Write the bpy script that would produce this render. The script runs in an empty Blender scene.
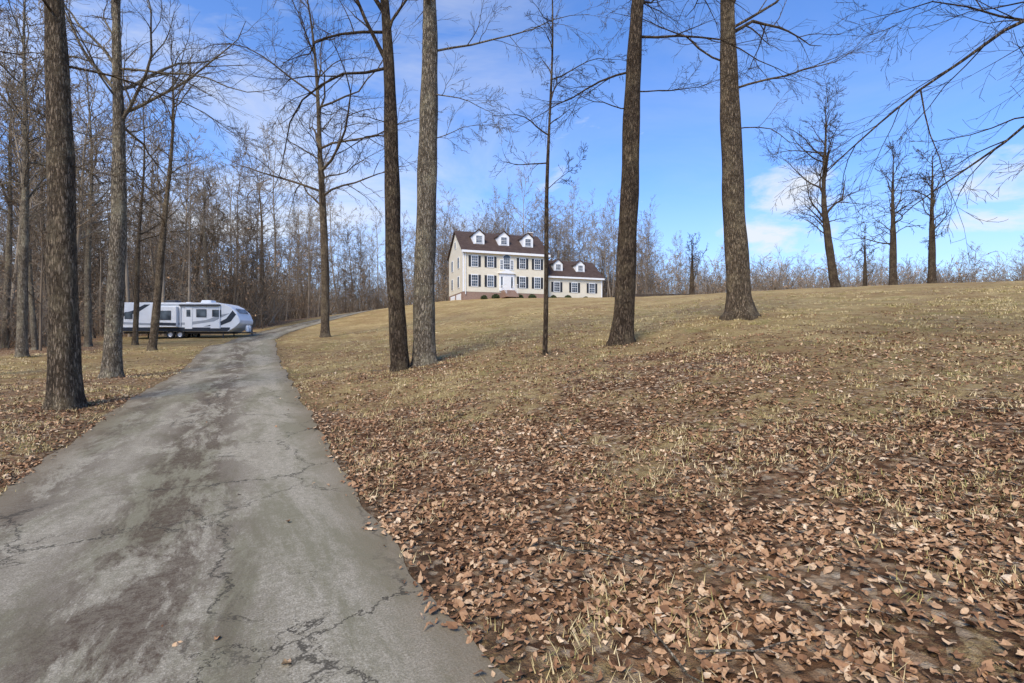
import bpy, math, random
import numpy as np
from mathutils import Vector, Matrix, Quaternion
scene=bpy.context.scene
rnd=random.Random(7)
nr=np.random.RandomState(11)
col=scene.collection
CAMZ=1.6
def P(px,py,d): return ((px-512)/512*d, d, CAMZ+(341-py)*d/512)
# ---------------------------------------------------------------- terrain
ctrl=[(0,0,0),(-.08,2.4,0),(-1.7,5.6,0.02),(-5.6,5.6,0.0),(-3,0,-.05),(-9,3,-.02),
 (3,3,.22),(6,6,.8),(2,6,.3),(5,0,.25),(12,0,.8),(25,0,1.8),(0,-15,-.9),(-20,-10,-1.0),(25,-15,1.0),
 (12,12,1.9),(20,20,3.3),(32,32,5.3),(45,45,6.8),(75,60,7.3),(75,20,5.6),(75,-15,4),
 P(740,386,8),P(740,318,17),P(740,300,30),P(740,292,45),P(740,293,60),(50,90,7.6),(75,125,7.0),
 P(622,343,15),P(622,314,30),P(622,299,50),P(622,298,70),
 P(512,418,8),P(512,353,15),P(512,319,30),P(512,303,50),P(512,298,75),
 P(424,364,15),P(424,333,30),P(424,316,50),P(440,301,75),P(385,324,48),P(350,332,36),
 P(300,400,11.1),P(277,360,21.8),P(268,341,38),P(300,336,40),P(340,328,48),P(298,329,50),P(338,318,60),P(385,308,75),(-13,88,7.6),
 P(65,405,10.4),P(112,378,16.6),(-25,25,.9),(-45,45,1.6),(-27,42,1.85),(-75,30,.6),(-75,-15,-.5),
 (-60,60,2.3),(-75,125,4.5),(-40,90,4.8),(0,125,9.0),P(325,335,30),(20,95,8.3)]
C=np.array(ctrl,float)
def U(r2): return np.where(r2>1e-9, 0.5*r2*np.log(np.maximum(r2,1e-9)),0)
n=len(C)
r2=((C[:,None,:2]-C[None,:,:2])**2).sum(-1)
K=U(r2)+np.eye(n)*1.5
Pm=np.c_[np.ones(n),C[:,:2]]
A=np.zeros((n+3,n+3));A[:n,:n]=K;A[:n,n:]=Pm;A[n:,:n]=Pm.T
W=np.linalg.solve(A,np.r_[C[:,2],0,0,0])
def terr(x,y):
    x=np.clip(np.asarray(x,float),-75,75);y=np.clip(np.asarray(y,float),-15,125)
    z=W[n]+W[n+1]*x+W[n+2]*y
    for i in range(n):
        z=z+W[i]*U((x-C[i,0])**2+(y-C[i,1])**2)
    return z
TAB=nr.rand(256,256)
def vnoise(x,y,s=0):
    x=np.asarray(x)+s*17.3;y=np.asarray(y)+s*31.7
    xi=np.floor(x).astype(int);yi=np.floor(y).astype(int)
    fx=x-xi;fy=y-yi;fx=fx*fx*(3-2*fx);fy=fy*fy*(3-2*fy)
    a=TAB[xi%256,yi%256];b=TAB[(xi+1)%256,yi%256];c=TAB[xi%256,(yi+1)%256];d=TAB[(xi+1)%256,(yi+1)%256]
    return (a*(1-fx)+b*fx)*(1-fy)+(c*(1-fx)+d*fx)*fy
def fbm(x,y,s=0):
    return vnoise(x,y,s)*.5+vnoise(x*2.1,y*2.1,s+1)*.3+vnoise(x*4.3,y*4.3,s+2)*.2
def sstep(a,b,x):
    t=np.clip((x-a)/(b-a),0,1);return t*t*(3-2*t)
Redge=[(5.6,-8.6),(3.2,-4),(1.15,0),(-.08,2.4),(-1.72,5.6),(-4.55,11.1),(-9.9,21.8),(-14.4,31),(-18.0,39),(-20.4,47),(-20.9,54),(-20.2,61),(-18.6,75),(-14.5,88),(-12,96)]
def catmull(pts,per=14):
    out=[];p=[np.array(q,float) for q in pts];p=[2*p[0]-p[1]]+p+[2*p[-1]-p[-2]]
    for i in range(1,len(p)-2):
        for k in range(per):
            t=k/per
            out.append(.5*((2*p[i])+(-p[i-1]+p[i+1])*t+(2*p[i-1]-5*p[i]+4*p[i+1]-p[i+2])*t*t+(-p[i-1]+3*p[i]-3*p[i+1]+p[i+2])*t**3))
    out.append(p[-2]);return np.array(out)
RE=catmull(Redge)
tg=np.gradient(RE,axis=0);tg/=np.linalg.norm(tg,axis=1)[:,None]
left=np.c_[-tg[:,1],tg[:,0]]
HW=1.68
RC=RE+left*HW
def roaddist(x,y):
    x=np.asarray(x,float).ravel();y=np.asarray(y,float).ravel()
    best=np.full(x.shape,1e9)
    for a,b in zip(RC[:-1],RC[1:]):
        ab=b-a;L=ab@ab
        t=np.clip(((x-a[0])*ab[0]+(y-a[1])*ab[1])/L,0,1)
        best=np.minimum(best,np.hypot(x-a[0]-t*ab[0],y-a[1]-t*ab[1]))
    return best
def ground_z(x,y,rd=None):
    x=np.asarray(x,float);y=np.asarray(y,float)
    if rd is None: rd=roaddist(x,y).reshape(x.shape)
    m=sstep(HW,HW+.8,rd)
    z=terr(x,y)+m*((fbm(x*.8,y*.8,3)-.5)*.12+ (fbm(x*.22,y*.22,5)-.5)*.18*sstep(2,8,np.hypot(x,y)))
    return z
def gz(x,y): return float(ground_z(np.array([x]),np.array([y]))[0])
# ---------------------------------------------------------------- materials
def newmat(name):
    m=bpy.data.materials.new(name);m.use_nodes=True
    nt=m.node_tree;b=nt.nodes['Principled BSDF'];b.inputs['Specular IOR Level'].default_value=.25
    return m,nt,b
def N(nt,t,**kw):
    nd=nt.nodes.new(t)
    for k,v in kw.items():
        if k in nd.inputs.keys(): nd.inputs[k].default_value=v
        else: setattr(nd,k,v)
    return nd
def ramp(nt,fac,stops,interp='LINEAR'):
    r=nt.nodes.new('ShaderNodeValToRGB');r.color_ramp.interpolation=interp
    e=r.color_ramp.elements
    while len(e)<len(stops): e.new(.5)
    for el,(p,c) in zip(e,stops):
        el.position=p;el.color=(c[0],c[1],c[2],1) if not isinstance(c,(int,float)) else (c,c,c,1)
    nt.links.new(fac,r.inputs[0]);return r.outputs[0]
def noise(nt,vec,scale,detail=5,rough=.55,dist=0):
    nd=N(nt,'ShaderNodeTexNoise');nd.inputs['Scale'].default_value=scale;nd.inputs['Detail'].default_value=detail
    nd.inputs['Roughness'].default_value=rough;nd.inputs['Distortion'].default_value=dist
    nt.links.new(vec,nd.inputs['Vector']);return nd
def mix(nt,f,a,b,mode='MIX'):
    m=nt.nodes.new('ShaderNodeMix');m.data_type='RGBA';m.blend_type=mode
    for s,v in ((0,f),(6,a),(7,b)):
        if isinstance(v,bpy.types.NodeSocket): nt.links.new(v,m.inputs[s])
        elif isinstance(v,(int,float)): m.inputs[s].default_value=v if s==0 else (v,v,v,1)
        else: m.inputs[s].default_value=(*v,1)
    return m.outputs[2]
def math_(nt,op,a,b=0,c=None,clamp=False):
    m=nt.nodes.new('ShaderNodeMath');m.operation=op;m.use_clamp=clamp
    for i,v in enumerate((a,b,c)):
        if v is None: continue
        if isinstance(v,bpy.types.NodeSocket): nt.links.new(v,m.inputs[i])
        else: m.inputs[i].default_value=v
    return m.outputs[0]
def bump(nt,b,h,strength=.5,dist=.02):
    bp=nt.nodes.new('ShaderNodeBump');bp.inputs['Strength'].default_value=strength;bp.inputs['Distance'].default_value=dist
    nt.links.new(h,bp.inputs['Height']);nt.links.new(bp.outputs[0],b.inputs['Normal'])
def objco(nt,scale=None):
    t=nt.nodes.new('ShaderNodeTexCoord')
    if scale is None: return t.outputs['Object']
    mp=nt.nodes.new('ShaderNodeMapping');mp.inputs['Scale'].default_value=scale
    nt.links.new(t.outputs['Object'],mp.inputs[0]);return mp.outputs[0]
def simple(name,c,rough=.6,var=.15,scale=3,metal=0,det=3):
    m,nt,b=newmat(name);b.inputs['Roughness'].default_value=rough;b.inputs['Metallic'].default_value=metal
    nz=noise(nt,objco(nt),scale,det)
    o=ramp(nt,nz.outputs[0],[(.3,[v*(1-var) for v in c]),(.7,[min(1,v*(1+var)) for v in c])])
    nt.links.new(o,b.inputs['Base Color']);return m
LEAF=[(0,(.07,.033,.016)),(.2,(.17,.083,.038)),(.42,(.32,.17,.083)),(.62,(.44,.265,.14)),(.82,(.57,.39,.225)),(1,(.72,.56,.37))]
# ground
mg,nt,b=newmat('ground_dry_grass');b.inputs['Roughness'].default_value=.95;b.inputs['Specular IOR Level'].default_value=.1
oc=objco(nt)
fine=noise(nt,objco(nt,(1,.45,1)),30,5,.85)
straw=ramp(nt,fine.outputs[0],[(.32,(.20,.125,.04)),(.5,(.48,.35,.15)),(.68,(.68,.53,.27))])
big=noise(nt,oc,.28,5,.75,.5)
straw=mix(nt,ramp(nt,big.outputs[0],[(.43,0),(.58,.75)]),straw,(.31,.20,.085))
med=noise(nt,oc,.8,5,.8,.3)
straw=mix(nt,ramp(nt,med.outputs[0],[(.53,0),(.63,.6)]),straw,(.24,.215,.065))
med2=noise(nt,oc,2.6,5,.85,.3)
straw=mix(nt,ramp(nt,med2.outputs[0],[(.50,0),(.62,.75)]),straw,(.19,.11,.05))
vo=N(nt,'ShaderNodeTexVoronoi');vo.inputs['Scale'].default_value=17;nt.links.new(oc,vo.inputs['Vector'])
sep=nt.nodes.new('ShaderNodeSeparateColor');nt.links.new(vo.outputs['Color'],sep.inputs[0])
leafc=ramp(nt,sep.outputs[0],[(p,[v*.85 for v in c]) for p,c in LEAF])
leafc=mix(nt,ramp(nt,vo.outputs['Distance'],[(.3,0),(.8,.6)]),leafc,(.09,.055,.028))
at=N(nt,'ShaderNodeAttribute',attribute_name='litter')
n2=noise(nt,oc,4,6,.85)
f=math_(nt,'ADD',at.outputs['Fac'],math_(nt,'MULTIPLY',math_(nt,'SUBTRACT',n2.outputs[0],.5),2.2))
f=ramp(nt,f,[(.3,0),(.6,1)])
c=mix(nt,f,straw,leafc)
at2=N(nt,'ShaderNodeAttribute',attribute_name='soil')
f2=math_(nt,'MULTIPLY',at2.outputs['Fac'],ramp(nt,n2.outputs[0],[(.4,.2),(.6,1)]))
c=mix(nt,f2,c,(.10,.07,.04))
nt.links.new(c,b.inputs['Base Color'])
h=math_(nt,'ADD',fine.outputs[0],math_(nt,'MULTIPLY',n2.outputs[0],2.0))
bump(nt,b,h,.9,.07)
# road
mr,nt,b=newmat('asphalt_road');b.inputs['Roughness'].default_value=.9
uv=nt.nodes.new('ShaderNodeUVMap').outputs[0]
def mp(scale):
    m=nt.nodes.new('ShaderNodeMapping');m.inputs['Scale'].default_value=scale;nt.links.new(uv,m.inputs[0]);return m.outputs[0]
agg=noise(nt,uv,75,3,.9)
agg2=noise(nt,uv,14,6,.88)
base=ramp(nt,agg.outputs[0],[(.34,(.16,.135,.09)),(.5,(.335,.295,.215)),(.66,(.54,.48,.36))])
base=mix(nt,ramp(nt,agg2.outputs[0],[(.42,.7),(.56,0)]),base,(.185,.16,.105))
bl=noise(nt,mp((.9,.3,1)),1.1,7,.75,.5)
base=mix(nt,ramp(nt,bl.outputs[0],[(.42,.7),(.54,0)]),base,(.155,.14,.08))
sx=nt.nodes.new('ShaderNodeSeparateXYZ');nt.links.new(uv,sx.inputs[0])
g1=math_(nt,'SUBTRACT',1.35,math_(nt,'ABSOLUTE',math_(nt,'MULTIPLY',math_(nt,'SUBTRACT',sx.outputs[0],.0),1.5)),None,True)
g2=math_(nt,'SUBTRACT',1.1,math_(nt,'ABSOLUTE',math_(nt,'MULTIPLY',math_(nt,'SUBTRACT',sx.outputs[0],-1.3),1.7)),None,True)
st=noise(nt,mp((1.3,.45,1)),1.5,8,.8,.3)
sm=math_(nt,'MULTIPLY',ramp(nt,st.outputs[0],[(.45,0),(.53,1)]),math_(nt,'MAXIMUM',g1,math_(nt,'MULTIPLY',g2,.9)),None,True)
sm=math_(nt,'MULTIPLY',sm,ramp(nt,agg2.outputs[0],[(.36,.3),(.56,1)]))
base=mix(nt,math_(nt,'MULTIPLY',sm,.92),base,(.07,.045,.026))
edm=nt.nodes.new('ShaderNodeMapRange');edm.inputs[1].default_value=1.25;edm.inputs[2].default_value=1.7
nt.links.new(math_(nt,'ADD',math_(nt,'ABSOLUTE',sx.outputs[0]),math_(nt,'MULTIPLY',math_(nt,'SUBTRACT',agg2.outputs[0],.5),1.0)),edm.inputs[0])
base=mix(nt,math_(nt,'MULTIPLY',edm.outputs[0],.75),base,(.16,.12,.07))
def cracks(scale,thr,mlo,mhi,ms):
    dn=noise(nt,uv,2.6,5,.75)
    va=nt.nodes.new('ShaderNodeVectorMath');va.operation='MULTIPLY_ADD'
    nt.links.new(dn.outputs['Color'],va.inputs[0]);va.inputs[1].default_value=(.6,.6,0);nt.links.new(uv,va.inputs[2])
    v=N(nt,'ShaderNodeTexVoronoi');v.feature='DISTANCE_TO_EDGE';v.inputs['Scale'].default_value=scale
    nt.links.new(va.outputs[0],v.inputs['Vector'])
    cr=ramp(nt,v.outputs['Distance'],[(0,1),(thr*.4,1),(thr,0)])
    mk=noise(nt,uv,ms,2,.6)
    return math_(nt,'MULTIPLY',cr,ramp(nt,mk.outputs[0],[(mlo,0),(mhi,1)]))
c1=cracks(.5,.007,.45,.53,.45);c2=cracks(2.2,.014,.54,.62,.6)
cr=math_(nt,'MAXIMUM',c1,c2)
base=mix(nt,math_(nt,'MULTIPLY',cr,.88),base,(.04,.033,.022))
nt.links.new(base,b.inputs['Base Color'])
hh=math_(nt,'ADD',math_(nt,'MULTIPLY',agg.outputs[0],.5),math_(nt,'MULTIPLY',agg2.outputs[0],.5))
bump(nt,b,hh,.8,.015)
# bark
def bark(name,dark,light,sc=1.0):
    m,nt,b=newmat(name);b.inputs['Roughness'].default_value=.95;b.inputs['Specular IOR Level'].default_value=.1
    v=objco(nt,(9*sc,9*sc,1.6*sc))
    a=noise(nt,v,2.2,5,.75,.6)
    v2=N(nt,'ShaderNodeTexVoronoi');v2.feature='DISTANCE_TO_EDGE';v2.inputs['Scale'].default_value=3.0
    va=nt.nodes.new('ShaderNodeVectorMath');va.operation='MULTIPLY_ADD'
    nt.links.new(a.outputs['Color'],va.inputs[0]);va.inputs[1].default_value=(.9,.9,.9);nt.links.new(v,va.inputs[2])
    nt.links.new(va.outputs[0],v2.inputs['Vector'])
    ridge=ramp(nt,v2.outputs['Distance'],[(0,0),(.2,1)])
    c=ramp(nt,a.outputs[0],[(.35,dark),(.65,light)])
    c=mix(nt,math_(nt,'MULTIPLY',math_(nt,'SUBTRACT',1,ridge),.75),c,[x*.35 for x in dark])
    l=noise(nt,objco(nt),1.6,5,.8)
    c=mix(nt,ramp(nt,l.outputs[0],[(.48,0),(.62,.6)]),c,[x*1.1 for x in (light[0],light[1]*1.05,light[2]*.95)])
    nt.links.new(c,b.inputs['Base Color'])
    bump(nt,b,math_(nt,'ADD',ridge,a.outputs[0]),1.0,.04)
    return m
bk_gray=bark('bark_gray',(.19,.145,.095),(.46,.38,.275))
bk_brown=bark('bark_brown',(.12,.085,.052),(.32,.24,.16))
bk_dark=bark('bark_dark',(.07,.047,.03),(.20,.145,.095))
bk_far=simple('bark_distant',(.18,.135,.09),.95,.4,.6,0,2)
bk_far2=simple('bark_distant_gray',(.28,.225,.16),.95,.35,.6,0,2)
# ---------------------------------------------------------------- mesh helpers
def mkobj(name,V,F,mats,parent=None,smooth=False,loc=(0,0,0),rot=None):
    me=bpy.data.meshes.new(name);me.from_pydata(V,[],F)
    for m in (mats if isinstance(mats,(list,tuple)) else [mats]): me.materials.append(m)
    if smooth: me.polygons.foreach_set('use_smooth',[True]*len(me.polygons))
    me.update();o=bpy.data.objects.new(name,me);col.objects.link(o);o.location=loc
    if rot: o.rotation_euler=rot
    if parent: o.parent=parent
    return o
def empty(name,loc=(0,0,0),rotz=0):
    e=bpy.data.objects.new(name,None);col.objects.link(e);e.location=loc;e.rotation_euler=(0,0,rotz);e.empty_display_size=.3;return e
def box(name,x0,x1,y0,y1,z0,z1,mat,parent,bev=0):
    V=[(x0,y0,z0),(x1,y0,z0),(x1,y1,z0),(x0,y1,z0),(x0,y0,z1),(x1,y0,z1),(x1,y1,z1),(x0,y1,z1)]
    F=[(0,3,2,1),(4,5,6,7),(0,1,5,4),(1,2,6,5),(2,3,7,6),(3,0,4,7)]
    o=mkobj(name,V,F,mat,parent)
    if bev:
        m=o.modifiers.new('b','BEVEL');m.width=bev;m.segments=2
    return o
def prism(name,poly,axis,a0,a1,mat,parent,bev=0):
    k=len(poly)
    if axis=='y': V=[(p[0],a0,p[1]) for p in poly]+[(p[0],a1,p[1]) for p in poly]
    else: V=[(a0,p[0],p[1]) for p in poly]+[(a1,p[0],p[1]) for p in poly]
    F=[tuple(range(k)),tuple(range(2*k-1,k-1,-1))]+[(i,i+k,(i+1)%k+k,(i+1)%k) for i in range(k)]
    o=mkobj(name,V,F,mat,parent)
    import bmesh
    bm=bmesh.new();bm.from_mesh(o.data);bmesh.ops.recalc_face_normals(bm,faces=bm.faces);bm.to_mesh(o.data);bm.free()
    if bev:
        m=o.modifiers.new('b','BEVEL');m.width=bev;m.segments=3;m.limit_method='ANGLE'
    return o
def fastmesh(name,verts,faces_idx,nper,mats,attrs=None,smooth=False):
    me=bpy.data.meshes.new(name)
    nv=len(verts);nf=len(faces_idx)//nper
    me.vertices.add(nv);me.vertices.foreach_set('co',verts.astype(np.float32).ravel())
    me.loops.add(len(faces_idx));me.loops.foreach_set('vertex_index',faces_idx.astype(np.int32))
    me.polygons.add(nf);me.polygons.foreach_set('loop_start',np.arange(0,nf*nper,nper,dtype=np.int32))
    me.polygons.foreach_set('loop_total',np.full(nf,nper,dtype=np.int32))
    me.polygons.foreach_set('use_smooth',np.full(nf,smooth,dtype=bool))
    me.update(calc_edges=True)
    for k,v in (attrs or {}).items():
        a=me.attributes.new(k,'FLOAT','POINT');a.data.foreach_set('value',v.astype(np.float32))
    for m in mats: me.materials.append(m)
    o=bpy.data.objects.new(name,me);col.objects.link(o);return o
# ---------------------------------------------------------------- ground sheet
def axis(c,T,Nn,a=4.): return c+a*np.sinh(np.linspace(-T,T,Nn))
gx=axis(0,6.5,440);gy=axis(5,6.5,440)
X,Y=np.meshgrid(gx,gy)
rd=roaddist(X,Y).reshape(X.shape)
def roadside(x,y):
    xc=np.interp(y,RC[:,1],RC[:,0]);return x<xc
def litter(x,y,rd):
    d=np.hypot(x*.75,y)
    nz=fbm(x*.35,y*.35,9);nz2=fbm(x*1.3,y*1.3,14)
    L=1-sstep(5,17,d+(nz-.5)*17)
    L=L*(.3+1.2*nz2)
    L=np.where(roadside(x,y)&(x<-1),(1-sstep(12,38,d+(nz-.5)*12))*(.3+.6*nz2),L)
    L=np.maximum(L, .6*np.exp(-((x+2.6)**2+(y-15)**2)/9))
    L=np.maximum(L,.38*(1-sstep(45,60,d))*sstep(.48,.65,nz))
    forest=sstep(44,50,y)*(x<-26)+sstep(95,99,y)+(x<-.8*y)*sstep(22,30,y)
    return np.clip(np.maximum(L,np.clip(forest,0,1)*.9),0,1)
Z=ground_z(X,Y,rd)
Z=np.where(rd<HW-.12,Z-.06,Z)
LT=litter(X,Y,rd)
soil=(1-sstep(HW,HW+.4,rd))*.8
tb=[(P(65,405,10.4)),(P(112,378,16.6)),(P(400,361,14.5)),(P(424,365,15)),(P(622,343,15)),(P(740,318,17)),P(545,350,14)]
for t in tb: soil=np.maximum(soil,.9*np.exp(-((X-t[0])**2+(Y-t[1])**2)/.8))
V=np.c_[X.ravel(),Y.ravel(),Z.ravel()]
ny,nx=X.shape
i=np.arange(ny*nx).reshape(ny,nx)
F=np.stack([i[:-1,:-1],i[:-1,1:],i[1:,1:],i[1:,:-1]],-1).reshape(-1)
fastmesh('ground',V,F,4,[mg],{'litter':LT.ravel(),'soil':soil.ravel()},True)
# ---------------------------------------------------------------- road
def resample(p,step):
    d=np.r_[0,np.cumsum(np.linalg.norm(np.diff(p,axis=0),axis=1))]
    s=np.arange(0,d[-1],step);return np.c_[np.interp(s,d,p[:,0]),np.interp(s,d,p[:,1])],s
rc,s=resample(RC,.1)
tg=np.gradient(rc,axis=0);tg/=np.linalg.norm(tg,axis=1)[:,None];lf=np.c_[-tg[:,1],tg[:,0]]
NU=15;us=np.linspace(-1,1,NU)
def edge(a): return HW+(vnoise(s*1.3,s*0,a)-.5)*.16+(vnoise(s*4,s*0,a+1)-.5)*.08+(vnoise(s*9,s*0,a+2)-.5)*.03
eL=edge(21);eR=edge(27)
cols=[]
for j,u in enumerate(us):
    off=np.where(u>0,u*eL,u*eR)
    p=rc+lf*off[:,None]
    z=terr(p[:,0],p[:,1])+.028-.02*u*u
    cols.append((p,z,-off))
pR=cols[0][0]-lf*.02;pL=cols[-1][0]+lf*.02
cols=[(pR,cols[0][1]-.1,cols[0][2])]+cols+[(pL,cols[-1][1]-.1,cols[-1][2])]
nc=len(cols);ns=len(s)
RV=np.zeros((ns,nc,3));RU=np.zeros((ns,nc,2))
for j,(p,z,o) in enumerate(cols):
    RV[:,j,:2]=p;RV[:,j,2]=z;RU[:,j,0]=o;RU[:,j,1]=s
i=np.arange(ns*nc).reshape(ns,nc)
F=np.stack([i[:-1,:-1],i[:-1,1:],i[1:,1:],i[1:,:-1]],-1).reshape(-1)
F=F.reshape(-1,4)[:,::-1].reshape(-1)
ro=fastmesh('driveway_road',RV.reshape(-1,3),F,4,[mr],None,False)
ul=ro.data.uv_layers.new(name='UVMap');ul.data.foreach_set('uv',RU.reshape(-1,2)[F].astype(np.float32).ravel())
# ---------------------------------------------------------------- leaves
ml,nt,b=newmat('dead_leaves');b.inputs['Roughness'].default_value=.75;b.inputs['Specular IOR Level'].default_value=.2
at=N(nt,'ShaderNodeAttribute',attribute_name='rnd')
c=ramp(nt,at.outputs['Fac'],LEAF)
nz=noise(nt,objco(nt),60,2,.7)
c=mix(nt,ramp(nt,nz.outputs[0],[(.4,.0),(.7,.4)]),c,(.20,.11,.055))
nt.links.new(c,b.inputs['Base Color'])
def scatter_leaves():
    pts=[]
    for r0,r1,dens in ((.6,5,820),(5,9,600),(9,15,330),(15,24,100),(24,40,22)):
        th0,th1=math.radians(-68),math.radians(66)
        area=.5*(th1-th0)*(r1*r1-r0*r0);m=int(area*dens)
        r=np.sqrt(nr.rand(m)*(r1*r1-r0*r0)+r0*r0);t=nr.rand(m)*(th1-th0)+th0
        pts.append(np.c_[r*np.sin(t),r*np.cos(t)])
    p=np.concatenate(pts);rd=roaddist(p[:,0],p[:,1])
    L=litter(p[:,0],p[:,1],rd)
    L=np.clip(L*1.1,0,1)**1.2
    clump=fbm(p[:,0]*3,p[:,1]*3,40)
    L=L*(.25+1.4*sstep(.32,.62,clump))
    on=rd<HW
    L=np.where(on,.0010+.20*sstep(HW-.2,HW,rd)*L,L)
    k=nr.rand(len(p))<L
    return p[k],rd[k]
lp,lrd=scatter_leaves()
M=len(lp);print('leaves',M)
T=np.array([(0,-.5),(0,-.28),(0,0),(0,.26),(0,.52), (.17,-.34),(.27,-.08),(.225,.08),(.20,.3), (-.17,-.34),(-.27,-.08),(-.225,.08),(-.20,.3)],float)
tris=[(0,5,1),(1,5,6),(1,6,2),(2,6,7),(2,7,3),(3,7,8),(3,8,4)]
tris=tris+[tuple({0:0,1:1,2:2,3:3,4:4,5:9,6:10,7:11,8:12}[q] for q in t[::-1]) for t in tris]
tris=np.array(tris)
size=nr.uniform(.033,.083,M)*np.where(nr.rand(M)<.3,.6,1)
wid=nr.uniform(.6,1.35,M)
lob=np.where(nr.rand(M)<.55,.07,.025)
tx=T[None,:,0]*wid[:,None]+nr.normal(0,1,(M,13))*lob[:,None];ty=T[None,:,1]+nr.normal(0,1,(M,13))*lob[:,None]
curl=nr.normal(0,.6,M);fold=nr.uniform(-.3,.9,M)
tz=curl[:,None]*ty**2+fold[:,None]*np.abs(tx)+nr.normal(0,.045,(M,13))
P3=np.stack([tx,ty,tz],-1)*size[:,None,None]
yaw=nr.rand(M)*6.283;pit=nr.normal(0,.33,M);rol=nr.normal(0,.33,M)
flip=nr.rand(M)<.4
def R(ax,a):
    c,s_=np.cos(a),np.sin(a);o=np.ones_like(a);z=np.zeros_like(a)
    if ax=='x': m=[o,z,z,z,c,-s_,z,s_,c]
    elif ax=='y': m=[c,z,s_,z,o,z,-s_,z,c]
    else: m=[c,-s_,z,s_,c,z,z,z,o]
    return np.stack(m,-1).reshape(-1,3,3)
rol=rol+np.where(flip,math.pi,0)
Rm=R('z',yaw)@R('x',pit)@R('y',rol)
P3=np.einsum('mij,mkj->mki',Rm,P3)
zmin=P3[:,:,2].min(1)
gzv=ground_z(lp[:,0],lp[:,1],lrd)+np.where(lrd<HW,.022,0)
P3[:,:,0]+=lp[:,0,None];P3[:,:,1]+=lp[:,1,None]
P3[:,:,2]+=(gzv-zmin*.75+nr.uniform(0,.016,M)*(lrd>HW))[:,None]
F=(tris[None]+13*np.arange(M)[:,None,None]).reshape(-1)
rv_=np.clip(nr.beta(1.6,1.8,M)+(fbm(lp[:,0]*.8,lp[:,1]*.8,50)-.5)*.45,0,1)
fastmesh('fallen_leaves',P3.reshape(-1,3),F,3,[ml],{'rnd':np.repeat(rv_,13)})
# ---------------------------------------------------------------- grass tufts
mgr,nt,b=newmat('grass_blades');b.inputs['Roughness'].default_value=.8
at=N(nt,'ShaderNodeAttribute',attribute_name='rnd')
nt.links.new(ramp(nt,at.outputs['Fac'],[(0,(.17,.18,.045)),(.2,(.31,.26,.085)),(.45,(.50,.38,.165)),(1,(.70,.56,.32))]),b.inputs['Base Color'])
m=9000
r=1.6+36*nr.rand(m)**1.0;t=np.radians(nr.uniform(-66,64,m))
tp=np.c_[r*np.sin(t),r*np.cos(t)];rdt=roaddist(tp[:,0],tp[:,1])
k=(rdt>HW+.05)&(nr.rand(m)<sstep(.42,.62,fbm(tp[:,0]*.5,tp[:,1]*.5,33))+.15)
tp=tp[k];nb=24;m=len(tp)
green=nr.rand(m)*.6
B=np.repeat(tp,nb,0)+nr.normal(0,.08,(m*nb,2))
ang=nr.rand(m*nb)*6.283;hgt=nr.uniform(.025,.08,m*nb);lean=nr.uniform(.2,1.5,m*nb)*hgt;w=nr.uniform(.0018,.004,m*nb)*(1+np.hypot(B[:,0],B[:,1])*.12)
bz=ground_z(B[:,0],B[:,1])-.005
dx,dy=np.cos(ang),np.sin(ang)
v0=np.stack([B[:,0]-dy*w,B[:,1]+dx*w,bz],-1);v1=np.stack([B[:,0]+dy*w,B[:,1]-dx*w,bz],-1)
v2=np.stack([B[:,0]+dx*lean,B[:,1]+dy*lean,bz+hgt],-1)
fastmesh('grass_tufts',np.stack([v0,v1,v2],1).reshape(-1,3),np.arange(m*nb*3),3,[mgr],{'rnd':np.repeat(np.clip(np.repeat(green,nb)+nr.uniform(0,.5,m*nb),0,1),3)})
# ---------------------------------------------------------------- trees
def tube(V,F,pts,rads,sides,rfun=None):
    base=len(V)
    d=(pts[1]-pts[0]).normalized()
    up=Vector((1,0,0)) if abs(d.z)>.7 else Vector((0,0,1))
    u=d.cross(up).normalized()
    for k,(p,r) in enumerate(zip(pts,rads)):
        if k<len(pts)-1: d=(pts[k+1]-p).normalized()
        u=(u-d*u.dot(d)).normalized();v=d.cross(u)
        for j in range(sides):
            a=6.28318*j/sides
            rr=r*(rfun(k,a) if rfun else 1)
            V.append(p+u*(math.cos(a)*rr)+v*(math.sin(a)*rr))
    for k in range(len(pts)-1):
        o=base+k*sides
        for j in range(sides):
            j2=(j+1)%sides
            F.append((o+j,o+j2,o+sides+j2,o+sides+j))
def rdir(rg,d,ang):
    ax=d.cross(Vector((rg.gauss(0,1),rg.gauss(0,1),rg.gauss(0,1))))
    if ax.length<1e-4: ax=Vector((1,0,0))
    return (Quaternion(ax.normalized(),ang)@d)
def grow(V,F,rg,start,d,length,rad,lvl,maxl,kids,grav=0.0,minr=.004,wig=.16):
    nseg=max(3,int((8,6,4,3,2)[min(lvl,4)]))
    pts=[start.copy()];dd=d.copy();dirs=[d.copy()]
    for k in range(nseg):
        dd=(dd+Vector((rg.gauss(0,wig),rg.gauss(0,wig),rg.gauss(0,wig)+grav))).normalized()
        pts.append(pts[-1]+dd*(length/nseg));dirs.append(dd.copy())
    rads=[max(minr,rad*(1-.85*k/nseg)) for k in range(nseg+1)]
    tube(V,F,pts,rads,(7,5,4,3,3)[min(lvl,4)])
    if lvl>=maxl: return
    nk=kids[min(lvl,len(kids)-1)]
    for c in range(nk):
        t=.15+.85*(c+rg.random())/nk
        k=min(nseg-1,int(t*nseg));q=pts[k].lerp(pts[k+1],t*nseg-k)
        cd=rdir(rg,dirs[k+1],rg.uniform(.35,.95))
        grow(V,F,rg,q,cd,length*rg.uniform(.28,.6)*(1-.45*t),max(minr,rads[k]*rg.uniform(.38,.6)),lvl+1,maxl,kids,grav*.6,minr,wig)
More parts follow.
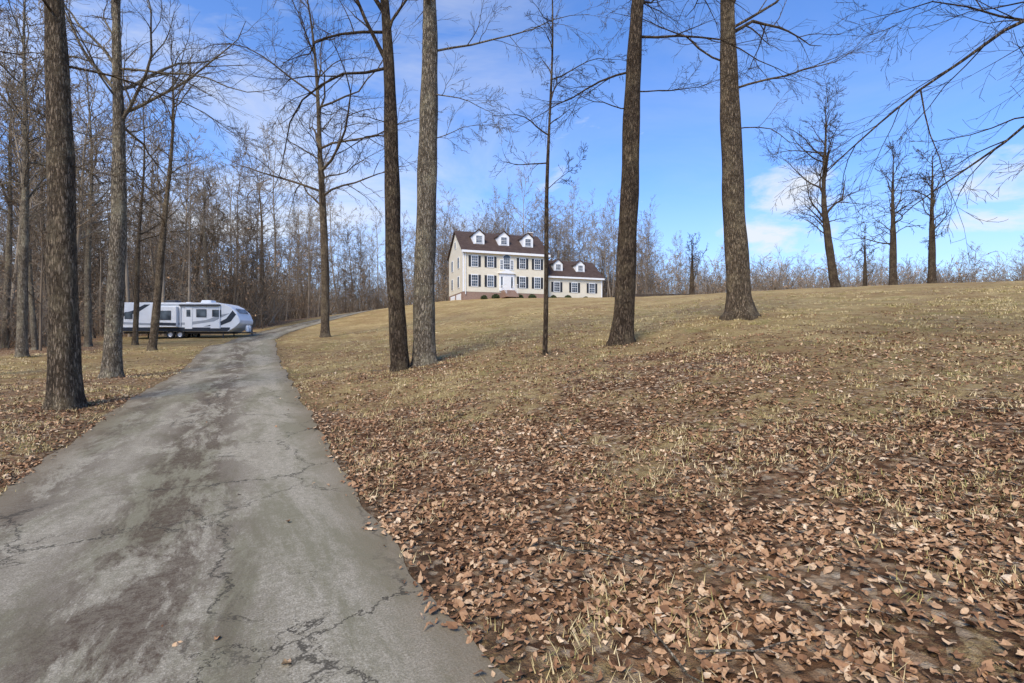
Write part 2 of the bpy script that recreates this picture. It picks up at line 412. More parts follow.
def tree(name,x,y,H,r0,mat,seed,tops=(0,0),mid=(0,0),first=.35,nprim=22,plen=.32,maxl=3,kids=(8,6,4),limbs=(),grav=.0,minr=.0035,obj=True,flare=.35,up=.75,wob=.0,z=None,bt=1.0):
    rg=random.Random(seed);V=[];F=[]
    nr_=int(H/.45)+2;pts=[];rads=[]
    ph=[rg.uniform(0,6.28) for _ in range(6)]
    for k in range(nr_):
        t=k/(nr_-1)
        w=H*.007+wob
        pts.append(Vector((tops[0]*t+mid[0]*math.sin(math.pi*t)+w*math.sin(t*9+ph[0])*t, tops[1]*t+mid[1]*math.sin(math.pi*t)+w*math.sin(t*8+ph[1])*t,-.15+t*(H+.15))))
        rads.append(r0*(1-.3*min(1,t*2)-.66*max(0,(t-.3)/.7)))
    def rf(k,a):
        h=pts[k].z
        e=math.exp(-max(0,h)/.22)
        return 1+flare*e*(1+.5*math.sin(4*a+ph[2])+.3*math.sin(7*a+ph[3]))+.035*math.sin(3*a+h*1.3+ph[4])+.03*math.sin(5*a-h*2.1+ph[5])+.03*math.sin(h*3.1+ph[2])
    bp=[Vector((0,0,z_)) for z_ in (-.15,0,.1,.22)]
    pts=bp+[p for p in pts if p.z>.35];rads=[r0]*4+rads[len(rads)-(len(pts)-4):]
    tube(V,F,pts,rads,20 if r0>.1 and obj else 7,rf)
    n=len(pts)
    def at(h):
        for k in range(n-1):
            if pts[k+1].z>=h:
                f=(h-pts[k].z)/(pts[k+1].z-pts[k].z);return pts[k].lerp(pts[k+1],f),rads[k]
        return pts[-1],rads[-1]
    for c in range(nprim):
        t=first+(1-first)*((c+rg.random())/nprim)
        q,rr=at(t*H);az=rg.uniform(0,6.28)
        el=up+rg.uniform(-.6,.4)+.4*(t-first)
        d=Vector((math.cos(az)*math.cos(el),math.sin(az)*math.cos(el),math.sin(el)))
        L=H*plen*rg.uniform(.35,1.15)*(1.05-.6*(t-first)/(1-first))
        grow(V,F,rg,q,d,L,min(rr*.6,(.008+L*.0095)*bt),0,maxl-1,kids,grav,minr)
    for (h,d,L,r) in limbs:
        q,rr=at(h);grow(V,F,rg,q,Vector(d).normalized(),L,r,0,3,(9,7,5),-.04,minr,.15)
    me=bpy.data.meshes.new(name);me.from_pydata(V,[],F);me.materials.append(mat)
    me.polygons.foreach_set('use_smooth',[True]*len(me.polygons));me.update()
    if not obj: return me
    o=bpy.data.objects.new(name,me);col.objects.link(o)
    o.location=(x,y,gz(x,y) if z is None else z);return o
def tp_(px,py,d,name,wpx,ptop,H,mat,seed,**kw):
    x,y,z=P(px,py,d);r=wpx/2*d/512*.93
    hz=(341)*d/512+CAMZ-z
    dxt=(ptop-px)/512*d*(H/hz)
    return tree(name,x,y,H,r,mat,seed,tops=(dxt,0),**kw)
tp_(65,405,10.4,'oak_tree',28,57,19,bk_brown,1,first=.40,nprim=20,mid=(-.02,0),kids=(9,7,4),limbs=[(7.0,(.8,.3,.3),3.5,.028),(5.6,(-.8,.3,.3),2.0,.02),(5.0,(.9,.2,-.1),1.3,.012)])
tp_(112,378,16.6,'oak_tree',17,118,20,bk_gray,2,first=.38,nprim=22,mid=(.1,0),kids=(9,7,4),limbs=[(9,(-.7,.1,.9),5,.07),(8.2,(.8,.1,1),5,.06),(6,(-1,0,.1),2.4,.02),(10,(1,0,.1),6,.04)])
tp_(152,342,27,'oak_tree',8,176,17,bk_brown,3,first=.38,nprim=26,plen=.3,mid=(.2,0),minr=.006)
tp_(325,332,30,'maple_tree',9,303,23,bk_brown,4,first=.3,nprim=30,plen=.34,mid=(.5,0),limbs=[(8.5,(-1,.1,.45),8,.075),(11,(1,-.1,.5),7,.07),(14,(-1,-.3,.5),7,.06)],minr=.007)
tp_(400,361,14.5,'oak_tree',19,378,20,bk_dark,5,first=.43,nprim=20,mid=(.12,0),flare=.2,wob=.05,kids=(9,7,4),limbs=[(8.6,(-1,.1,.05),6,.045),(9.6,(-1,-.2,.2),6,.045),(7.0,(-.7,-.4,.0),1.8,.016),(6.6,(-1,.3,.3),3.2,.022)])
tp_(424,366,15,'tulip_poplar_tree',24,430,24,bk_gray,6,first=.42,nprim=20,mid=(-.05,0),flare=.3,kids=(9,7,4),limbs=[(9.2,(1,.1,.3),5,.035),(6.6,(1,.2,.2),2.2,.017),(8.0,(.8,-.5,.05),2.8,.02)])
tp_(545,352,14,'sapling_tree',5.5,551,13,bk_dark,7,first=.4,nprim=18,plen=.15,flare=.2,mid=(0,0),limbs=[(4.5,(.8,0,.8),1.4,.012),(7.5,(1,0,.4),2.4,.02)])
tp_(622,344,15,'oak_tree',22,639,22,bk_dark,8,first=.41,nprim=22,flare=.4,kids=(9,7,4),limbs=[(8,(-1,.1,.1),4,.035),(6.9,(-1,-.3,-.1),2.8,.02),(9,(1,.1,.2),5,.04),(7.4,(1,-.2,.1),3,.022)])
tp_(740,319,17,'oak_tree',25,725,22,bk_brown,9,first=.40,nprim=22,flare=.6,kids=(9,7,4),limbs=[(7.5,(1,.1,.25),5,.04),(6.2,(1,-.3,.1),3.4,.022),(8.4,(-1,.1,.1),4.5,.035),(9.5,(1,-.2,.3),7,.05)])
tree('oak_tree',11.9,9.3,16,.3,bk_dark,10,first=.6,nprim=12,limbs=[(5.0,(-1,.12,.14),5.2,.04),(6.0,(-1,-.1,.12),5.0,.035),(6.8,(-1,.15,.15),7.0,.05)])
def ct(px,d,ptop_y,w,seed,name='oak_tree',**kw):
    x=(px-512)/512*d;z=gz(x,d);H=CAMZ+(341-ptop_y)*d/512-z
    return tree(name,x,d,H,w/2*d/512,bk_dark,seed,**kw)
ct(835,44,100,8,21,first=.25,nprim=30,plen=.40,up=.75,kids=(8,6,4),mid=(-.5,0),tops=(-.8,0),flare=.25,bt=1.4,minr=.010)
ct(893,46,150,7,22,first=.25,nprim=22,plen=.38,up=.8,kids=(8,5,3),flare=.25,bt=1.4,minr=.011)
ct(932,46,150,7,23,first=.3,nprim=22,plen=.36,up=.8,kids=(8,5,3),flare=.25,bt=1.4,minr=.011)
ct(865,55,228,4,24,first=.2,nprim=18,plen=.36,up=.9,kids=(6,5,3),flare=.2,minr=.012)
ct(692,60,238,5,25,first=.12,nprim=24,plen=.5,up=.8,kids=(6,5,3),flare=.2,minr=.012)
for k,(px,d,w,pt) in enumerate([(22,24,9,30),(-40,17,18,-50),(5,33,6,20),(48,40,6,35),(88,34,6,92),(135,36,5,150),(208,52,5,200),(265,62,5,255),(92,46,5,70),(-15,30,8,-30),(35,30,5,10),(190,60,6,215)]):
    x=(px-512)/512*d
    if roaddist([x],[d])[0]<HW+1: continue
    H=rnd.uniform(17,22)
    tree('oak_tree',x,d,H,w/2*d/512,bk_brown if k%2 else bk_gray,40+k,tops=((pt-px)/512*d*.7,0),first=.38,nprim=24,plen=.27,kids=(7,5,4),minr=.008,flare=.3)
vars_=[]
for k in range(9):
    H=(19,22,17,20,15,24,18,21,13)[k]
    vars_.append(tree('woodland_tree',0,0,H,(.10,.14,.08,.12,.07,.16,.11,.13,.06)[k],(bk_far,bk_far2)[k%2],100+k,tops=(rnd.uniform(-2,2),rnd.uniform(-1,1)),mid=(rnd.uniform(-.6,.6),0),first=(.35,.45,.3,.5,.3,.45,.4,.3,.22)[k],nprim=22,plen=.27,maxl=3,kids=(7,5),minr=.013,obj=False,flare=.2,up=.9,grav=.02,wob=.1))
mlb=simple('brush_leaves',(.42,.26,.14),.8,.4,8)
def brush(seed):
    rg=random.Random(seed);V=[];F=[]
    for k in range(13):
        a=rg.uniform(0,6.28);d=Vector((math.cos(a)*.4,math.sin(a)*.4,1)).normalized()
        grow(V,F,rg,Vector((math.cos(a)*rg.uniform(0,1.6),math.sin(a)*rg.uniform(0,1.6),-.1)),d,rg.uniform(2,4.8),.024,1,3,(6,6,4),0,.008,.15)
    nb_=len(F)
    for k in range(220):
        v=V[rg.randrange(len(V))];s_=rg.uniform(.04,.08)
        a=Vector((rg.gauss(0,1),rg.gauss(0,1),rg.gauss(0,1))).normalized()*s_;c_=Vector((rg.gauss(0,1),rg.gauss(0,1),rg.gauss(0,1))).normalized()*s_
        o=len(V);V+= [v+a,v+c_,v-a];F.append((o,o+1,o+2))
    me=bpy.data.meshes.new('brush');me.from_pydata(V,[],F);me.materials.append(bk_far if seed%2 else bk_far2);me.materials.append(mlb)
    me.polygons.foreach_set('material_index',[0]*nb_+[1]*220);me.update();return me
brs=[brush(200+k) for k in range(5)]
forest=empty('distant_forest');tline=empty('distant_treeline');under=empty('understory_brush')
def inst(me,x,y,s,par,name,z=None):
    o=bpy.data.objects.new(name,me);col.objects.link(o)
    o.rotation_euler=(rnd.uniform(-.05,.05),rnd.uniform(-.05,.05),rnd.uniform(0,6.28));o.scale=(s,s,s*rnd.uniform(.85,1.15));o.parent=par
    return (o,x,y)
pend=[]
def left_ok(x,y):
    if y<46 and not (x<-.84*y and rnd.random()<.35): return False
    if y>=46 and y<86 and x>-27-(y-46)*.02: return False
    if 86<=y<98 and x>-19: return False
    return True
for k in range(3600):
    y=rnd.uniform(24,145);x=rnd.uniform(-1.25,-.05)*y
    if not left_ok(x,y): continue
    if rnd.random()>(1 if y<80 else .6)*.27: continue
    pend.append(inst(rnd.choice(vars_),x,y,rnd.uniform(.65,1.1),forest,'woodland_tree'))
for k in range(900):
    y=rnd.uniform(30,125);x=rnd.uniform(-1.25,-.08)*y
    if y<47 and not x<-.9*y: continue
    if y<86 and x>-29: continue
    if y<98 and x>-20: continue
    pend.append(inst(rnd.choice(brs),x,y,rnd.choice((.8,1.1,1.4,1.8,2.3)) if y>52 else rnd.uniform(.6,1.2),under,'brush'))
for k in range(150):
    y=rnd.uniform(98,135);x=rnd.uniform(-.14,.27)*y
    pend.append(inst(rnd.choice(vars_),x,y,rnd.uniform(.65,1.05),tline,'treeline_tree'))
for k in range(240):
    y=rnd.uniform(120,170);x=rnd.uniform(.2,1.35)*y
    pend.append(inst(rnd.choice(vars_),x,y,rnd.uniform(.55,.85),tline,'treeline_tree'))
for k in range(330):
    y=rnd.uniform(110,150);x=rnd.uniform(-.1,1.3)*y
    pend.append(inst(rnd.choice(brs),x,y,rnd.uniform(1.9,3.2),under,'brush'))
xs=np.array([p[1] for p in pend]);ys=np.array([p[2] for p in pend]);zs=ground_z(xs,ys)
for (o,x,y),z in zip(pend,zs): o.location=(x,y,z-.05)
print('instances',len(pend))
# ---------------------------------------------------------------- HOUSE
siding,nt,b=newmat('cream_siding');b.inputs['Roughness'].default_value=.6
tc=nt.nodes.new('ShaderNodeTexCoord');sx=nt.nodes.new('ShaderNodeSeparateXYZ');nt.links.new(tc.outputs['Object'],sx.inputs[0])
fr=math_(nt,'FRACT',math_(nt,'MULTIPLY',sx.outputs[2],5.5))
nz=noise(nt,tc.outputs['Object'],1.2,3)
c=ramp(nt,nz.outputs[0],[(.3,(.70,.63,.48)),(.7,(.76,.69,.54))])
c=mix(nt,ramp(nt,fr,[(0,.45),(.12,0)]),c,(.4,.36,.27))
nt.links.new(c,b.inputs['Base Color']);bump(nt,b,fr,.4,.02)
white=simple('white_trim',(.8,.8,.78),.5,.04,3)
brick,nt,b=newmat('red_brick');b.inputs['Roughness'].default_value=.85
tc=nt.nodes.new('ShaderNodeTexCoord');mpn=nt.nodes.new('ShaderNodeMapping');mpn.inputs['Rotation'].default_value=(math.radians(90),0,0)
nt.links.new(tc.outputs['Object'],mpn.inputs[0])
bt=nt.nodes.new('ShaderNodeTexBrick');bt.inputs['Scale'].default_value=1;bt.inputs['Brick Width'].default_value=.22;bt.inputs['Row Height'].default_value=.075;bt.inputs['Mortar Size'].default_value=.01
bt.inputs['Color1'].default_value=(.24,.12,.075,1);bt.inputs['Color2'].default_value=(.29,.165,.11,1);bt.inputs['Mortar'].default_value=(.36,.31,.26,1)
nt.links.new(mpn.outputs[0],bt.inputs['Vector']);nt.links.new(bt.outputs['Color'],b.inputs['Base Color'])
roofm,nt,b=newmat('roof_shingles');b.inputs['Roughness'].default_value=.9
tc=nt.nodes.new('ShaderNodeTexCoord')
bt=nt.nodes.new('ShaderNodeTexBrick');bt.inputs['Scale'].default_value=1;bt.inputs['Brick Width'].default_value=.35;bt.inputs['Row Height'].default_value=.14;bt.inputs['Mortar Size'].default_value=.012
bt.inputs['Color1'].default_value=(.055,.034,.026,1);bt.inputs['Color2'].default_value=(.088,.058,.045,1);bt.inputs['Mortar'].default_value=(.035,.023,.02,1)
nt.links.new(tc.outputs['Object'],bt.inputs['Vector']);nz=noise(nt,tc.outputs['Object'],.9,3)
nt.links.new(mix(nt,ramp(nt,nz.outputs[0],[(.4,0),(.7,.3)]),bt.outputs['Color'],(.10,.07,.055)),b.inputs['Base Color'])
glass,nt,b=newmat('window_glass');b.inputs['Roughness'].default_value=.08;b.inputs['Specular IOR Level'].default_value=.6
nz=noise(nt,objco(nt),.8,2);nt.links.new(ramp(nt,nz.outputs[0],[(.4,(.03,.035,.045)),(.65,(.13,.15,.17))]),b.inputs['Base Color'])
shut=simple('black_shutter',(.025,.027,.032),.5,.2,4)
th=math.radians(19.5)
house=empty('colonial_house',(-6.9,72,8.65),th)
def H_(*a,**k): return box(*a,house,**k)
H_('brick_foundation',.03,12.97,.03,8.97,-2.6,0,brick)
H_('main_walls',0,13,0,9,0.002,5.9,siding)
def gable_roof(name,x0,x1,y0,y1,z,rise,ov,par,th_=.18,extra=.25):
    ym=(y0+y1)/2;sl=rise/(ym-y0)
    zf=z-ov*sl
    poly=[(y0-ov,zf),(y0-ov,zf+th_),(ym,z+rise+th_),(y1+ov,zf+th_),(y1+ov,zf),(ym,z+rise)]
    return prism(name,poly,'x',x0-extra,x1+extra,roofm,par)
prism('gable_wall_left',[(0,5.903),(9,5.903),(4.5,9.2)],'x',.0,.12,siding,house)
prism('gable_wall_right',[(0,5.903),(9,5.903),(4.5,9.2)],'x',12.88,13.0,siding,house)
gable_roof('main_roof',0,13,0,9,5.92,3.35,.35,house)
H_('front_fascia',-.25,13.25,-.41,-.353,5.50,5.82,white)
H_('front_frieze',-.01,13.01,-.05,-.003,5.52,5.86,white)
for x in (0,12.86): H_('corner_board',x-.01,x+.15,-.03,-.002,.0,5.5,white)
H_('corner_board_side',-.03,-.002,-.03,.12,0,5.7,white)
for x in (.3,12.6): H_('downspout',x,x+.09,-.12,-.035,-.4,5.5,white)
def window(cx,cz,w,h,y,par,shutters=True,side=None,name='window'):
    box(name+'_frame',cx-w/2-.09,cx+w/2+.09,y-.06,y-.003,cz-h/2-.09,cz+h/2+.12,white,par)
    box(name+'_glass',cx-w/2,cx+w/2,y-.066,y-.0605,cz-h/2,cz+h/2,glass,par)
    for q in (1/3,2/3): box(name+'_muntin',cx-w/2+w*q-.012,cx-w/2+w*q+.012,y-.074,y-.0665,cz-h/2,cz+h/2,white,par)
    for q in (.25,.5,.75):
        t=.03 if q==.5 else .012
        box(name+'_rail',cx-w/2,cx+w/2,y-.082,y-.0745,cz-h/2+h*q-t,cz-h/2+h*q+t,white,par)
    if shutters:
        for s_ in (-1,1):
            c0=cx+s_*(w/2+.09+.03+.17)
            box('shutter',c0-.17,c0+.17,y-.05,y-.004,cz-h/2-.05,cz+h/2+.05,shut,par)
for x in (1.7,4.05,8.95,11.3):
    window(x,4.35,.85,1.45,0,house);window(x,1.6,.85,1.55,0,house)
window(6.5,4.2,.9,1.6,0,house,False)
for s_ in (-1,1): window(6.5+s_*.78,4.05,.36,1.3,0,house,False)
arch=[(6.5+.66*math.cos(a*math.pi/10),5.0+.6*math.sin(a*math.pi/10)) for a in range(11)]
prism('arched_window_frame',arch,'y',-.058,-.003,white,house)
V=[(6.5,-.07,5.02)]+[(6.5+.55*math.cos(a*math.pi/10),-.07,5.02+.48*math.sin(a*math.pi/10)) for a in range(11)]
mkobj('arched_window_head',V,[(0,i+1,i+2) for i in range(10)],glass,house)
H_('door_surround',5.35,7.65,-.09,-.003,0.25,2.75,white)
prism('door_pediment',[(5.15,2.755),(7.85,2.755),(6.5,3.35)],'y',-.3,-.003,white,house)
H_('front_door',6.03,6.97,-.115,-.092,.3,2.35,simple('door_paint',(.75,.74,.7),.4,.03))
for x in (5.6,7.15): H_('sidelight',x,x+.25,-.112,-.092,.7,2.3,glass)
for k in range(5):
    H_('step_%d'%k,5.6,7.4,-1.5-.3*(k),-1.503-.3*(k-1) if k else -.12,-.8,.25-.2*k-.002*k,brick)
for x in (5.65,7.3): 
    H_('porch_railing',x,x+.05,-2.5,-.15,.95,1.02,white)
    for q in range(6): H_('rail_post',x,x+.04,-2.45+.45*q,-2.41+.45*q,-.3,.95,white)
def dormer(cx,yf,zr,w,hh,sl,par):
    ln=(hh+.45)/sl
    box('dormer_wall',cx-w/2,cx+w/2,yf,yf+ln,zr-.2,zr+hh,white,par)
    prism('dormer_gable',[(cx-w/2,zr+hh+.002),(cx+w/2,zr+hh+.002),(cx,zr+hh+w*.42)],'y',yf,yf+ln,white,par)
    prism('dormer_roof',[(cx-w/2-.15,zr+hh-.06),(cx,zr+hh+w*.42+.03),(cx+w/2+.15,zr+hh-.06),(cx+w/2+.15,zr+hh+.06),(cx,zr+hh+w*.42+.17),(cx-w/2-.15,zr+hh+.06)],'y',yf-.15,yf+ln+.8,roofm,par)
    window(cx,zr+hh*.52,w*.5,hh*.72,yf,par,False,name='dormer_window')
sl=3.35/4.5
for x in (2.7,6.5,10.3): dormer(x,1.3,5.92+1.3*sl+.18,1.65,1.35,sl,house)
H_('wing_foundation',13.05,22.6,1.03,8.0,-2.2,-.3,brick)
H_('wing_walls',13.003,22.7,1.0,8.1,-.298,2.9,siding)
prism('wing_gable_wall',[(1.0,2.903),(8.1,2.903),(4.55,5.5)],'x',22.58,22.7,siding,house)
gable_roof('wing_roof',13.27,22.7,1.0,8.1,2.92,2.75,.3,house)
H_('wing_fascia',13.0,22.95,.64,.697,2.58,2.84,white)
H_('wing_corner_board',22.55,22.71,.97,.998,-.3,2.55,white)
for x in (14.9,17.9,20.9): window(x,1.25,.9,1.4,1.0,house)
s2=2.75/3.55
for x in (15.6,19.4): dormer(x,2.0,2.92+1.0*s2+.18,1.5,1.1,s2,house)
H_('chimney',12.2,13.0,6.0,6.9,7.0,10.3,brick);H_('chimney_cap',12.12,13.08,5.92,6.98,10.302,10.4,white)
def wl(cy,cz,w,h,mat=glass,f=.09):
    H_('side_window_frame',-.06,-.003,cy-w/2-f,cy+w/2+f,cz-h/2-f,cz+h/2+f,white)
    H_('side_window_pane',-.075,-.062,cy-w/2,cy+w/2,cz-h/2,cz+h/2,mat)
for cy in (2.5,6.5): wl(cy,4.35,.9,1.5);wl(cy,1.55,.9,1.5)
wl(4.5,7.2,.7,.9)
H_('garage_door',-.03,.028,1.2,4.0,-2.2,-.2,white);H_('garage_door_2',-.03,.028,5.0,7.8,-2.2,-.2,white)
msh=simple('shrub_leaves',(.06,.075,.03),.8,.4,9)
def shrub(x,y,z,r,seed,name='foundation_shrub'):
    rg=random.Random(seed);V=[];F=[]
    for k in range(700):
        a=Vector((rg.gauss(0,1),rg.gauss(0,1),rg.gauss(0,.8))).normalized()*r*rg.uniform(.6,1.05)
        a.z=abs(a.z)+.05
        u=Vector((rg.gauss(0,1),rg.gauss(0,1),rg.gauss(0,1))).normalized()*.07;v=Vector((rg.gauss(0,1),rg.gauss(0,1),rg.gauss(0,1))).normalized()*.07
        o=len(V);V+=[a-u-v,a+u-v,a+u+v,a-u+v];F.append((o,o+1,o+2,o+3))
    return mkobj(name,V,F,msh,None,False,(x,y,z))
ch,sh_=math.cos(th),math.sin(th)
for k,lx in enumerate((2.9,4.6,8.3,10.2,14.0,16.4,19.4)):
    ly=-.7 if lx<13 else .2
    wx=-6.9+ch*lx-sh_*ly;wy=72+sh_*lx+ch*ly;shrub(wx,wy,gz(wx,wy),.45+.1*(k%2),300+k)
mfe=simple('fence_wood',(.06,.045,.035),.9,.3,4)
fe=empty('wooden_fence')
fx=[(16.5,79),(20.5,80),(24.5,80),(28,79.5)]
for k in range(len(fx)-1):
    a,b_=fx[k],fx[k+1]
    for q in range(28):
        t=q/28;x=a[0]+(b_[0]-a[0])*t;y=a[1]+(b_[1]-a[1])*t;z=gz(x,y)
        box('picket',x-.055,x+.055,y-.015,y+.015,z-.1,z+1.1,mfe,fe)
# ---------------------------------------------------------------- TRAVEL TRAILER
mw=simple('trailer_white',(.74,.75,.75),.35,.04,2);mdk=simple('trailer_graphic_dark',(.035,.04,.05),.4,.2,2);mgy=simple('trailer_graphic_gray',(.32,.34,.36),.4,.1,2)
mtire=simple('tire_rubber',(.02,.02,.02),.85,.2,6);mst=simple('steel_frame',(.06,.06,.065),.5,.2,5);mrim=simple('wheel_rim',(.5,.5,.52),.35,.05,5,.6)
RX,RY=-32.2,42.0
rz=gz(-27,42)
rvE=empty('travel_trailer',(RX,RY,rz-.02),math.radians(1.5))
rvE.scale=(.92,.955,.955)
body=[(0,.62),(9.5,.62),(10.1,.95),(10.55,1.35),(10.6,1.6),(10.3,2.25),(9.75,2.75),(9.2,3.0),(8.6,3.12),(.15,3.12),(0,3.0)]
prism('body',body,'y',0,2.45,mw,rvE,.05)
def side(name,poly,mat,off=.006):
    prism(name,poly,'y',-off,-off+.004,mat,rvE);prism(name+'_far',poly,'y',2.45+off-.004,2.45+off,mat,rvE)
side('skirt_band',[(.05,.64),(9.45,.64),(9.7,.80),(9.72,.98),(.05,.98)],mdk)
side('swoosh_gray',[(.2,1.25),(3.2,1.15),(6.4,1.22),(8.3,1.5),(9.7,2.2),(9.0,2.1),(7.6,1.62),(5.8,1.4),(3.0,1.32),(.2,1.45)],mgy,.010)
side('swoosh_dark',[(7.4,1.05),(8.9,1.15),(9.8,1.5),(10.25,2.1),(9.95,2.45),(9.4,1.75),(8.6,1.35)],mdk,.014)
side('rear_graphic',[(.15,1.9),(1.5,2.2),(2.7,2.95),(2.2,2.95),(1.1,2.4),(.15,2.15)],mdk,.010)
side('upper_stripe',[(3.3,2.86),(8.7,2.86),(8.9,2.95),(3.3,2.97)],mgy,.010)
def rvwin(x0,x1,z0,z1):
    box('window_frame',x0-.05,x1+.05,-.03,-.016,z0-.05,z1+.05,mst,rvE,.01)
    box('window_glass',x0,x1,-.04,-.031,z0,z1,glass,rvE)
rvwin(6.8,7.6,1.9,2.5);rvwin(.5,1.1,1.75,2.25);rvwin(8.2,8.9,1.95,2.45)
box('slide_out',2.95,5.2,-.35,-.016,1.0,2.75,mw,rvE,.03)
box('slide_window_frame',3.4,4.75,-.375,-.352,1.6,2.4,mst,rvE);box('slide_window',3.45,4.7,-.385,-.3755,1.65,2.35,glass,rvE)
prism('slide_graphic',[(2.97,1.15),(5.18,1.1),(5.18,1.35),(2.97,1.42)],'y',-.358,-.352,mdk,rvE)
box('entry_door',5.75,6.4,-.035,-.016,.85,2.75,mw,rvE,.01);box('entry_door_window',5.9,6.25,-.045,-.036,1.9,2.5,glass,rvE)
box('storage_hatch',8.0,8.9,-.028,-.016,.9,1.4,mw,rvE,.01)
box('awning_roll',5.3,8.9,-.16,-.02,2.82,2.97,mst,rvE,.03)
for x in (5.35,8.8): box('awning_arm',x,x+.06,-.09,-.02,1.0,2.82,mw,rvE)
for x in (3.4,6.6):
    prism('ac_unit',[(x,3.123),(x+1.05,3.123),(x+.95,3.4),(x+.15,3.4)],'y',.8,1.65,mw if x>5 else mst,rvE,.05)
box('roof_vent',1.5,1.95,1,1.4,3.123,3.25,mdk,rvE,.02);box('roof_vent_2',5.2,5.6,1,1.4,3.123,3.24,mw,rvE,.02)
prism('front_window',[(10.0,2.61),(10.33,2.24),(10.36,2.26),(10.03,2.64)],'y',.4,2.05,glass,rvE)
def wheel(cx,cy,cz,r,w,par):
    V=[];F=[];prof=[(r*.55,-w/2),(r*.93,-w/2),(r,-w*.35),(r,w*.35),(r*.93,w/2),(r*.55,w/2)];S=28
    for (rr,o) in prof:
        for j in range(S): a=6.28318*j/S;V.append((rr*math.cos(a),o,rr*math.sin(a)))
    for k in range(5):
        for j in range(S): F.append((k*S+j,k*S+(j+1)%S,(k+1)*S+(j+1)%S,(k+1)*S+j))
    mkobj('tire',V,F,mtire,par,True,(cx,cy,cz))
    V=[];F=[]
    for (rr,o) in ((r*.56,-w*.42),(r*.45,-w*.2),(r*.2,-w*.3),(.001,-w*.32)):
        for j in range(S): a=6.28318*j/S;V.append((rr*math.cos(a),o,rr*math.sin(a)))
    for k in range(3):
        for j in range(S): F.append((k*S+j,k*S+(j+1)%S,(k+1)*S+(j+1)%S,(k+1)*S+j))
    mkobj('rim',V,F,mrim,par,True,(cx,cy,cz))
for cx in (4.45,5.3):
    for cy in (.1,2.35): wheel(cx,cy,.37,.37,.22,rvE)
prism('wheel_fender',[(3.95,.6),(4.1,.85),(5.65,.85),(5.8,.6),(5.7,.6),(5.58,.78),(4.17,.78),(4.05,.6)],'y',-.06,-.02,mdk,rvE)
box('chassis',.1,9.4,.5,1.95,.45,.615,mst,rvE)
prism('a_frame_left',[(9.3,.5),(11.4,.5),(11.4,.6),(9.3,.6)],'y',1.1,1.2,mst,rvE)
prism('a_frame_right',[(9.3,.48),(11.4,.48),(11.4,.58),(9.3,.58)],'y',1.25,1.35,mst,rvE)
box('tongue_jack',11.0,11.1,1.2,1.3,0.0,1.25,mst,rvE)
for cy in (1.0,1.4):
    V=[];F=[]
    pr=[(.001,.6),(.15,.62),(.155,.7),(.155,1.05),(.11,1.15),(.03,1.18),(.001,1.25)];S=16
    for (rr,z) in pr:
        for j in range(S): a=6.283*j/S;V.append((10.75+rr*math.cos(a),cy+rr*math.sin(a),z))
    for k in range(6):
        for j in range(S): F.append((k*S+j,k*S+(j+1)%S,(k+1)*S+(j+1)%S,(k+1)*S+j))
    mkobj('propane_tank',V,F,mw,rvE,True)
for x in (1.0,8.9):
    for y in (.3,2.1): box('stabilizer_jack',x,x+.08,y,y+.08,0,.6,mst,rvE)
for y in (1.5,1.9): box('ladder_rail',-.1,-.06,y,y+.04,.9,3.2,mst,rvE)
for q in range(7): box('ladder_rung',-.098,-.062,1.54,1.9,1.1+.3*q,1.13+.3*q,mst,rvE)
# ---------------------------------------------------------------- fallen sticks
rg=random.Random(5);V=[];F=[]
for k in range(220):
    r=2+18*rg.random();t=math.radians(rg.uniform(-60,60));x,y=r*math.sin(t),r*math.cos(t)
    if roaddist([x],[y])[0]<HW+.3: continue
    a=rg.uniform(0,6.28);L=rg.uniform(.15,.8);pts=[];
    for q in range(5):
        a+=rg.gauss(0,.2);x+=math.cos(a)*L/4;y+=math.sin(a)*L/4
        pts.append(Vector((x,y,gz(x,y)+.03+rg.uniform(0,.02))))
    r0=rg.uniform(.003,.009);tube(V,F,pts,[r0*(1-.15*q) for q in range(5)],5)
mkobj('fallen_twigs',V,F,bk_gray,None,True)
# ---------------------------------------------------------------- world
el=math.radians(48);az=math.radians(205)
sv=Vector((math.sin(az)*math.cos(el),math.cos(az)*math.cos(el),math.sin(el)))
w=bpy.data.worlds.new('World');scene.world=w;w.use_nodes=True;nt=w.node_tree
bg=nt.nodes['Background'];bg.inputs[1].default_value=.15
sky=nt.nodes.new('ShaderNodeTexSky');sky.sky_type='NISHITA';sky.sun_disc=False;sky.sun_elevation=el;sky.sun_rotation=az
sky.air_density=1.0;sky.dust_density=.4;sky.ozone_density=2.5
tc=nt.nodes.new('ShaderNodeTexCoord')
def wmap(s,l=(0,0,0)):
    m=nt.nodes.new('ShaderNodeMapping');m.inputs['Scale'].default_value=s;m.inputs['Location'].default_value=l;nt.links.new(tc.outputs['Generated'],m.inputs[0]);return m.outputs[0]
sx=nt.nodes.new('ShaderNodeSeparateXYZ');nt.links.new(tc.outputs['Generated'],sx.inputs[0])
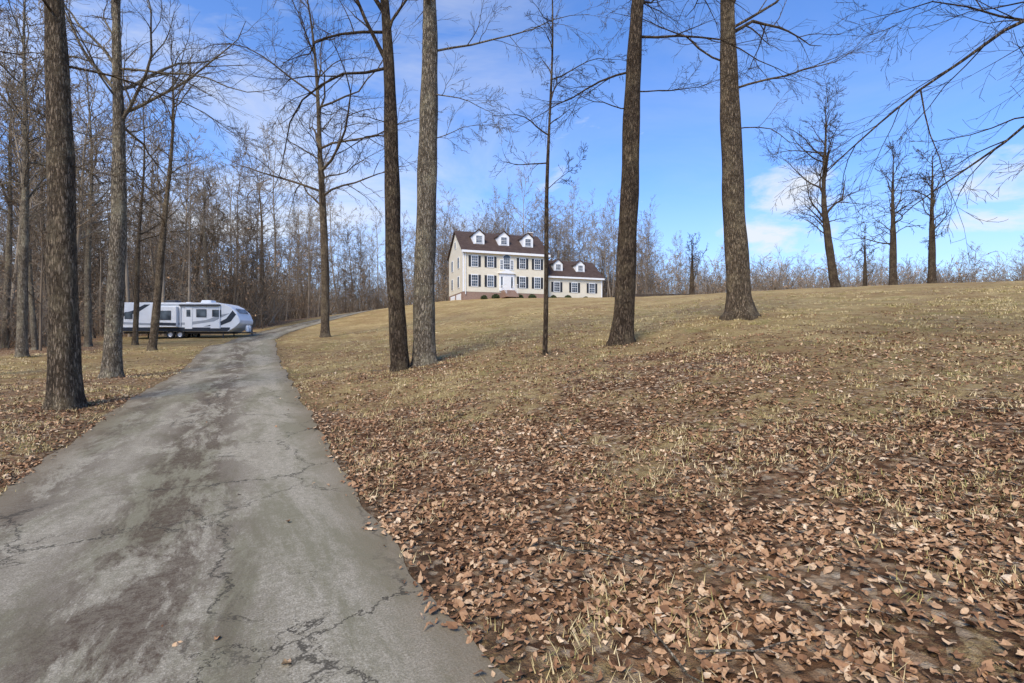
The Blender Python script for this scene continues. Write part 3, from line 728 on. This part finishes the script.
def blob(px,py,k0,k1):
    v=Vector(((px-512)/512,1,(341-py)/512)).normalized()
    d=nt.nodes.new('ShaderNodeVectorMath');d.operation='DOT_PRODUCT';nt.links.new(tc.outputs['Generated'],d.inputs[0]);d.inputs[1].default_value=v
    return ramp(nt,d.outputs['Value'],[(k0,0),(k1,1)])
n1=noise(nt,wmap((1.0,1.2,3.0),(.3,.1,.2)),2.0,6,.62,.5)
low=ramp(nt,sx.outputs[2],[(.0,.62),(.12,.36),(.28,.10),(.5,.0)])
thin=math_(nt,'MULTIPLY',ramp(nt,n1.outputs[0],[(.42,.05),(.68,.75)]),math_(nt,'ADD',blob(60,60,.72,.98),.15,None,True))
cm=math_(nt,'ADD',thin,low,None,True)
n2=noise(nt,wmap((1,1,2.4),(2.1,.4,0)),7.0,6,.6,.3)
msk=math_(nt,'MAXIMUM',blob(785,232,.990,.9992),math_(nt,'MAXIMUM',math_(nt,'MULTIPLY',blob(1000,187,.992,.9992),.9),math_(nt,'MULTIPLY',blob(600,170,.98,.999),.45)))
cum=ramp(nt,math_(nt,'ADD',math_(nt,'MULTIPLY',msk,.38),n2.outputs[0]),[(.72,0),(.95,.9)])
cm=math_(nt,'MAXIMUM',cm,cum)
c=mix(nt,1.0,sky.outputs[0],(.70,1.17,1.80),'MULTIPLY')
c=mix(nt,cm,c,(5.9,6.1,6.4))
nt.links.new(c,bg.inputs[0])
sl_=bpy.data.lights.new('sun','SUN');sl_.energy=4.6;sl_.angle=math.radians(28);sl_.color=(1,.89,.73)
so=bpy.data.objects.new('sun',sl_);col.objects.link(so);so.rotation_euler=(-sv).to_track_quat('-Z','Y').to_euler();so.location=(0,-20,40)
cam=bpy.data.cameras.new('camera');co=bpy.data.objects.new('camera',cam);col.objects.link(co)
cam.sensor_width=36;cam.lens=18;co.location=(0,0,CAMZ);co.rotation_euler=(math.radians(90),0,0);cam.clip_end=5000;cam.clip_start=.05
scene.camera=co
scene.view_settings.view_transform='Standard';scene.view_settings.look='None';scene.view_settings.exposure=0
